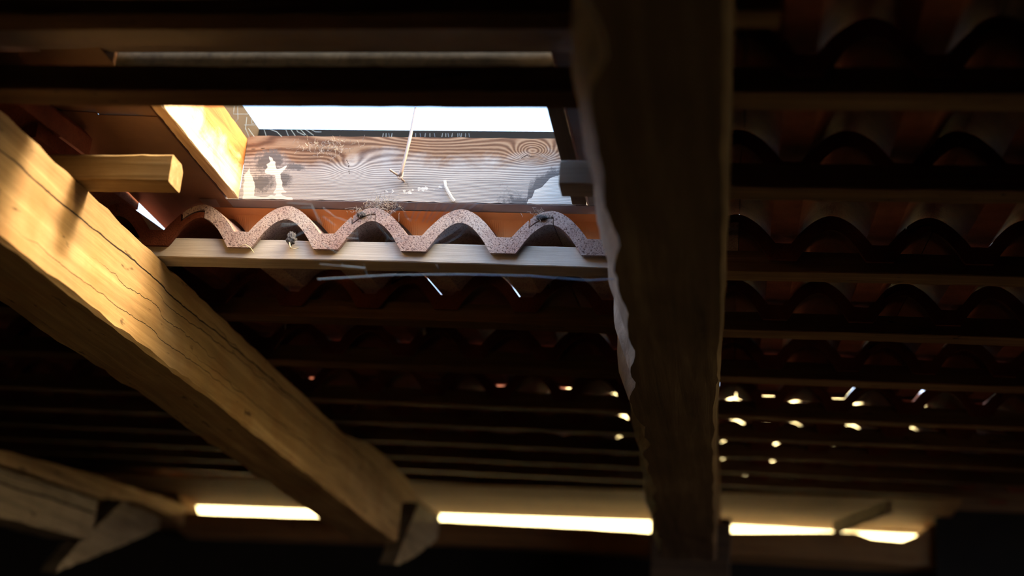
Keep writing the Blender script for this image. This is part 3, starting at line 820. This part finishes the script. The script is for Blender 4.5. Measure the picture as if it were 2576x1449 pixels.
tag(place('metal_flashing', me, MA), 'lilac grey flashing sheet between roof window and broad rafter', 'flashing')
me = sheet('metal_flashing', M['flash_grey'], [[(x, y, z) for x in (-0.86, -0.5, -0.1, 0.40)] for y, z in ((-1.05, 0.060), (-0.75, 0.062), (-0.64, 0.070), (-0.58, 0.078), (-0.545, 0.088), (-0.530, 0.098))])
tag(place('metal_flashing', me, MA), 'dark grey flashing sheet above the roof window, lower edge lit', 'flashing')
# orange apron dressed on to the tiles below the window
V, F = [], []
xs = [-0.575 + 0.004 * i for i in range(186)]
for y0, th in ((0.030, 0), (0.032, 1)):
    for x in xs:
        tp = prof(x - J0)[0] + 0.0925 * 0.09
        b_ = min(tp + 0.009, 0.068)
        V.append((x, y0 - 0.030, 0.0765)); V.append((x, y0 - 0.012, 0.070)); V.append((x, y0, b_))
n3 = len(xs) * 3
for i in range(len(xs) - 1):
    for k in range(2):
        a = i * 3 + k
        F.append((a, a + 1, a + 4, a + 3)); F.append((n3 + a, n3 + a + 3, n3 + a + 4, n3 + a + 1))
    for k in (0, 2):
        a = i * 3 + k; F.append((a, a + 3, n3 + a + 3, n3 + a))
for i in (0, len(xs) - 1):
    for k in range(2):
        a = i * 3 + k; F.append((a, n3 + a, n3 + a + 1, a + 1))
tag(place('apron_flashing', mesh('apron_flashing', V, F, M['apron']), MA), 'orange apron flashing behind the exposed wavy tile ends', 'flashing')
me = sheet('apron_cover', M['flash_grey'], [[(x, y, z) for x in (-0.55, -0.1, 0.17)] for y, z in ((-0.0325, 0.0782), (0.03, 0.0785), (0.12, 0.082), (0.20, 0.088))])
tag(place('apron_cover', me, MA), 'grey flashing strip under the weathered lower board', 'flashing')

# ------------------------------------------------------------------ small things on battens, board and tiles
me = tubes('wood_splinter', M['chip'], [([(-0.1120, -0.0372, 0.1185), (-0.1095, -0.040, 0.108), (-0.1040, -0.041, 0.098), (-0.0965, -0.040, 0.086), (-0.0920, -0.038, 0.081)], 0.0028)], 5)
for v in me.vertices: v.co.y = -0.038 + (v.co.y + 0.038) * 0.4
tag(place('wood_splinter', me, MA), 'white wood splinter stuck to the weathered lower board', 'splinter')
bug = empty('fluff_clump', MA, (-0.364, -0.058, -0.002)); tag(bug, 'dark fluff clump with a pale stalk on the lit batten', 'debris')
place('clump', blob('clump', M['fluff'], 0.0075, 0.006, 0.0105, 3, 0.6), parent=bug)
place('stalk', tubes('stalk', M['straw'], [([(-0.001, -0.003, -0.008), (0.001, -0.006, -0.014), (0.004, -0.008, -0.020)], 0.0014), ([(0.004, -0.008, -0.020), (0.010, -0.006, -0.021), (0.016, -0.003, -0.018)], 0.0005)], 6), parent=bug)
for (p, s, lab) in (((-0.245, -0.060, 0.0435), (0.007, 0.003, 0.004), 'grey dust tuft in the joint of the second exposed tile crest'),
                    ((0.064, -0.060, 0.0445), (0.008, 0.003, 0.004), 'grey dust tuft in the tile joint nearest the broad rafter')):
    tag(place('dust_tuft', blob('dust_tuft', M['fluff'], *s, p[0], 0.6, 24, 6), MA, p), lab, 'debris')
rr = random.Random(3)
def fuzz(n_, c, s, r_, L):
    ls = []
    for _ in range(n_):
        p = Vector((c[0] + rr.gauss(0, s[0]), c[1] + rr.gauss(0, s[1]), c[2] + rr.gauss(0, s[2])))
        pts_ = [p]
        dirn = Vector((rr.gauss(0, 1), rr.gauss(0, .5), rr.gauss(0, 1))).normalized()
        for _k in range(5):
            dirn = (dirn + Vector((rr.gauss(0, .5), rr.gauss(0, .3), rr.gauss(0, .5)))).normalized()
            pts_.append(pts_[-1] + dirn * L / 5)
        ls.append((pts_, r_))
    return ls
M['dust'] = metal('pale_dust_threads', (0.35, 0.33, 0.33), (0.5, 0.48, 0.47), 0.95)
me = tubes('dust_web', M['dust'], fuzz(110, (-0.212, -0.052, 0.066), (0.016, 0.006, 0.006), 0.00022, 0.02), 3)
tag(place('dust_web', me, MA), 'fuzzy dust web hanging between lower board and tile crest', 'cobweb', kind='stuff')
me = tubes('dust_web', M['dust'], fuzz(130, (-0.335, -0.038, 0.178), (0.028, 0.002, 0.008), 0.00022, 0.012), 3)
tag(place('dust_web', me, MA), 'dust fuzz on the upper left of the weathered board', 'cobweb', kind='stuff')
me = tubes('dust_web', M['dust'], fuzz(60, (0.064, -0.062, 0.048), (0.010, 0.002, 0.004), 0.00022, 0.010) + fuzz(60, (-0.245, -0.062, 0.047), (0.009, 0.002, 0.004), 0.00022, 0.010), 3)
tag(place('dust_web', me, MA), 'pale dust threads on the two chipped tile joints', 'cobweb', kind='stuff')
me = tubes('straw', M['straw'], [([(-0.452, -0.060, -0.020), (-0.440, -0.066, -0.018), (-0.430, -0.066, -0.024), (-0.424, -0.064, -0.032)], 0.0008)], 5)
tag(place('straw', me, MA), 'curled straw on the lit batten near its left end', 'straw')

# cobwebs
def web(name, lists, lab, r_=0.00038):
    ls = []
    for pts_ in lists:
        P = [Vector(p) for p in pts_]
        Q = []
        for a, b in zip(P, P[1:]):
            for s in range(5): Q.append(a.lerp(b, s / 5))
        Q.append(P[-1]); ls.append((Q, r_))
    return tag(place(name, tubes(name, M['silk'], ls, 4), MA), lab, 'cobweb', kind='stuff')
WEBS = [
 ('faint bluish cobweb hanging before the left exposed tile ends', [[(-0.2485, -0.4294, -0.0903), (-0.2132, -0.4237, -0.0894), (-0.2118, -0.422, -0.0937), (-0.2287, -0.4242, -0.0956)], [(-0.2161, -0.4152, -0.0859), (-0.2009, -0.4034, -0.1123)], [(-0.2159, -0.4096, -0.0886), (-0.2061, -0.401, -0.1086)], [(-0.2049, -0.397, -0.0832), (-0.186, -0.3897, -0.0949), (-0.162, -0.3836, -0.1006)], [(-0.1998, -0.4073, -0.101), (-0.1811, -0.4003, -0.1121)], [(-0.2632, -0.3992, -0.1105), (-0.2341, -0.395, -0.1082), (-0.2631, -0.3979, -0.1143)], [(-0.2019, -0.4559, -0.1377), (-0.227, -0.454, -0.1555)], [(-0.2124, -0.4237, -0.1278), (-0.2405, -0.4225, -0.1449)], [(-0.1552, -0.3795, -0.1089), (-0.1536, -0.3753, -0.1202), (-0.1507, -0.3723, -0.1275)], [(-0.1605, -0.4009, -0.1226), (-0.1474, -0.3984, -0.1234)], [(-0.1685, -0.3807, -0.1226), (-0.1526, -0.3779, -0.1226)], [(-0.1873, -0.4307, -0.1823), (-0.1245, -0.4198, -0.1829)], [(-0.1644, -0.3997, -0.1723), (-0.1319, -0.394, -0.1729)], [(-0.13, -0.413, -0.1722), (-0.1244, -0.406, -0.1896)], [(-0.1955, -0.4089, -0.1428), (-0.173, -0.4009, -0.1547)], [(-0.1669, -0.3934, -0.1658), (-0.1667, -0.3916, -0.1708)]]),
 ('bluish fan of cobweb threads before the middle tile crests', [[(-0.0911, -0.4258, -0.0852), (-0.0844, -0.4227, -0.0908), (-0.1047, -0.4213, -0.1048)], [(-0.0752, -0.4146, -0.0802), (-0.0814, -0.4125, -0.0894), (-0.0773, -0.4084, -0.099), (-0.0706, -0.4051, -0.1053)], [(-0.0632, -0.4089, -0.0776), (-0.0716, -0.4014, -0.1031)], [(-0.0554, -0.3968, -0.0723), (-0.0678, -0.3898, -0.0983)], [(-0.044, -0.4103, -0.0778), (-0.0537, -0.4026, -0.1046)], [(-0.0367, -0.3952, -0.0727), (-0.0516, -0.3882, -0.1002)], [(-0.0115, -0.4584, -0.0988), (-0.0297, -0.453, -0.1232)], [(-0.0084, -0.4255, -0.0842), (-0.0258, -0.4201, -0.1083)], [(-0.0057, -0.3896, -0.0684), (-0.0196, -0.3855, -0.087)], [(0.0118, -0.4091, -0.0762), (-0.0083, -0.4055, -0.0964)], [(0.0211, -0.3889, -0.0676), (0.0083, -0.3877, -0.0773)], [(0.0415, -0.4454, -0.0896), (0.0318, -0.4417, -0.1049)], [(-0.115, -0.4399, -0.0944), (-0.1017, -0.4324, -0.1093), (-0.0802, -0.4332, -0.0965)], [(0.0187, -0.4289, -0.1152), (0.0065, -0.4247, -0.1332), (-0.0173, -0.4235, -0.1485)], [(0.0065, -0.4083, -0.1071), (-0.0061, -0.4062, -0.1192), (-0.0314, -0.4052, -0.1347), (-0.0414, -0.4023, -0.1478)], [(-0.0069, -0.4079, -0.1072), (-0.042, -0.401, -0.1445)], [(0.0085, -0.4475, -0.1243), (-0.0223, -0.4431, -0.152)], [(-0.1079, -0.4493, -0.1261), (-0.0895, -0.4394, -0.1453), (-0.073, -0.4371, -0.144)], [(-0.0921, -0.4368, -0.1388), (-0.0956, -0.433, -0.1512), (-0.0652, -0.4308, -0.1427)], [(-0.0369, -0.3673, -0.1542), (-0.0328, -0.3646, -0.1601)]]),
 ('cobweb in the upper left corner of the roof window', [[(-0.3944, -0.321, 0.1281), (-0.396, -0.3137, 0.1061), (-0.3701, -0.3099, 0.1081)], [(-0.3922, -0.3159, 0.129), (-0.3906, -0.306, 0.1013), (-0.3951, -0.3051, 0.0966)], [(-0.3777, -0.3032, 0.1062), (-0.3795, -0.2971, 0.0878)], [(-0.372, -0.2965, 0.1079), (-0.3718, -0.2934, 0.0991), (-0.3634, -0.2932, 0.1027)], [(-0.3804, -0.3015, 0.0933), (-0.359, -0.2985, 0.095)], [(-0.3767, -0.2925, 0.0917), (-0.3671, -0.2868, 0.08)], [(-0.3689, -0.3245, 0.0772), (-0.3625, -0.3188, 0.064)], [(-0.3468, -0.3053, 0.0867), (-0.3427, -0.3006, 0.0754)], [(-0.3448, -0.2869, 0.0939), (-0.3324, -0.2836, 0.0904), (-0.3245, -0.2799, 0.0837)], [(-0.3157, -0.2938, 0.0917), (-0.3108, -0.2893, 0.0811)], [(-0.3113, -0.2839, 0.0965), (-0.3033, -0.279, 0.0861)], [(-0.293, -0.3103, 0.084), (-0.2899, -0.3081, 0.0792), (-0.2791, -0.3048, 0.0749)], [(-0.2914, -0.297, 0.0904), (-0.282, -0.2923, 0.0817)], [(-0.2818, -0.3038, 0.0872), (-0.2671, -0.2981, 0.0782)], [(-0.2771, -0.2922, 0.0929), (-0.2678, -0.2891, 0.0885), (-0.2587, -0.2878, 0.0892)]]),
 ('row of short cobweb threads along the black window rail', [[(-0.1715, -0.2441, 0.1087), (-0.1724, -0.2423, 0.103)], [(-0.1684, -0.2393, 0.111), (-0.1683, -0.2373, 0.1054)], [(-0.1646, -0.2368, 0.1123), (-0.1635, -0.2347, 0.1067)], [(-0.1609, -0.2308, 0.1151), (-0.1618, -0.229, 0.1094)], [(-0.122, -0.2327, 0.1146), (-0.1218, -0.2307, 0.1091)], [(-0.1167, -0.2252, 0.1183), (-0.1155, -0.2231, 0.1127)], [(-0.1002, -0.2557, 0.1039), (-0.101, -0.2539, 0.0983)], [(-0.0972, -0.2392, 0.1118), (-0.097, -0.2373, 0.1062)], [(-0.0945, -0.2213, 0.1204), (-0.0933, -0.2192, 0.1149)], [(-0.079, -0.2299, 0.1164), (-0.0799, -0.2281, 0.1108)], [(-0.076, -0.2202, 0.1211), (-0.0758, -0.2182, 0.1155)], [(-0.066, -0.2478, 0.108), (-0.0649, -0.2457, 0.1026)], [(-0.0621, -0.2341, 0.1146), (-0.063, -0.2323, 0.109)], [(-0.0518, -0.2408, 0.1115), (-0.0516, -0.2389, 0.106)], [(-0.0516, -0.2298, 0.1167), (-0.0504, -0.2277, 0.1113)], [(-0.0484, -0.2283, 0.1175), (-0.0493, -0.2265, 0.1119)], [(-0.038, -0.2474, 0.1085), (-0.0379, -0.2455, 0.103)], [(-0.0345, -0.2394, 0.1123), (-0.0333, -0.2373, 0.1069)]]),
]
for lab, ls in WEBS: web('cobweb', ls, lab, 0.00042)
web('cobweb_strand', [[(-0.193, -0.414, -0.199), (-0.09, -0.402, -0.1855), (0.006, -0.388, -0.177), (0.10, -0.374, -0.1715), (0.183, -0.360, -0.171), (0.225, -0.357, -0.166)]], 'long bluish cobweb strand below the lit batten', 0.0011)

# ------------------------------------------------------------------ outside
M['low_bounce'] = metal('low_bounce_ground', (0.02, 0.015, 0.01), (0.04, 0.03, 0.02), 0.95)
tag(place('side_ground', boxes('side_ground', M['low_bounce'], (2.5, 60, -60, 5.15, -2.3, -2.2))), kind='structure')  # unseen dark ground, added to hold down uplight through the gable opening
gme = boxes('outside_ground', M['ground'], (-60, 60, 5.2, 90, -2.3, -2.2))
tag(place('outside_ground', gme), kind='structure')
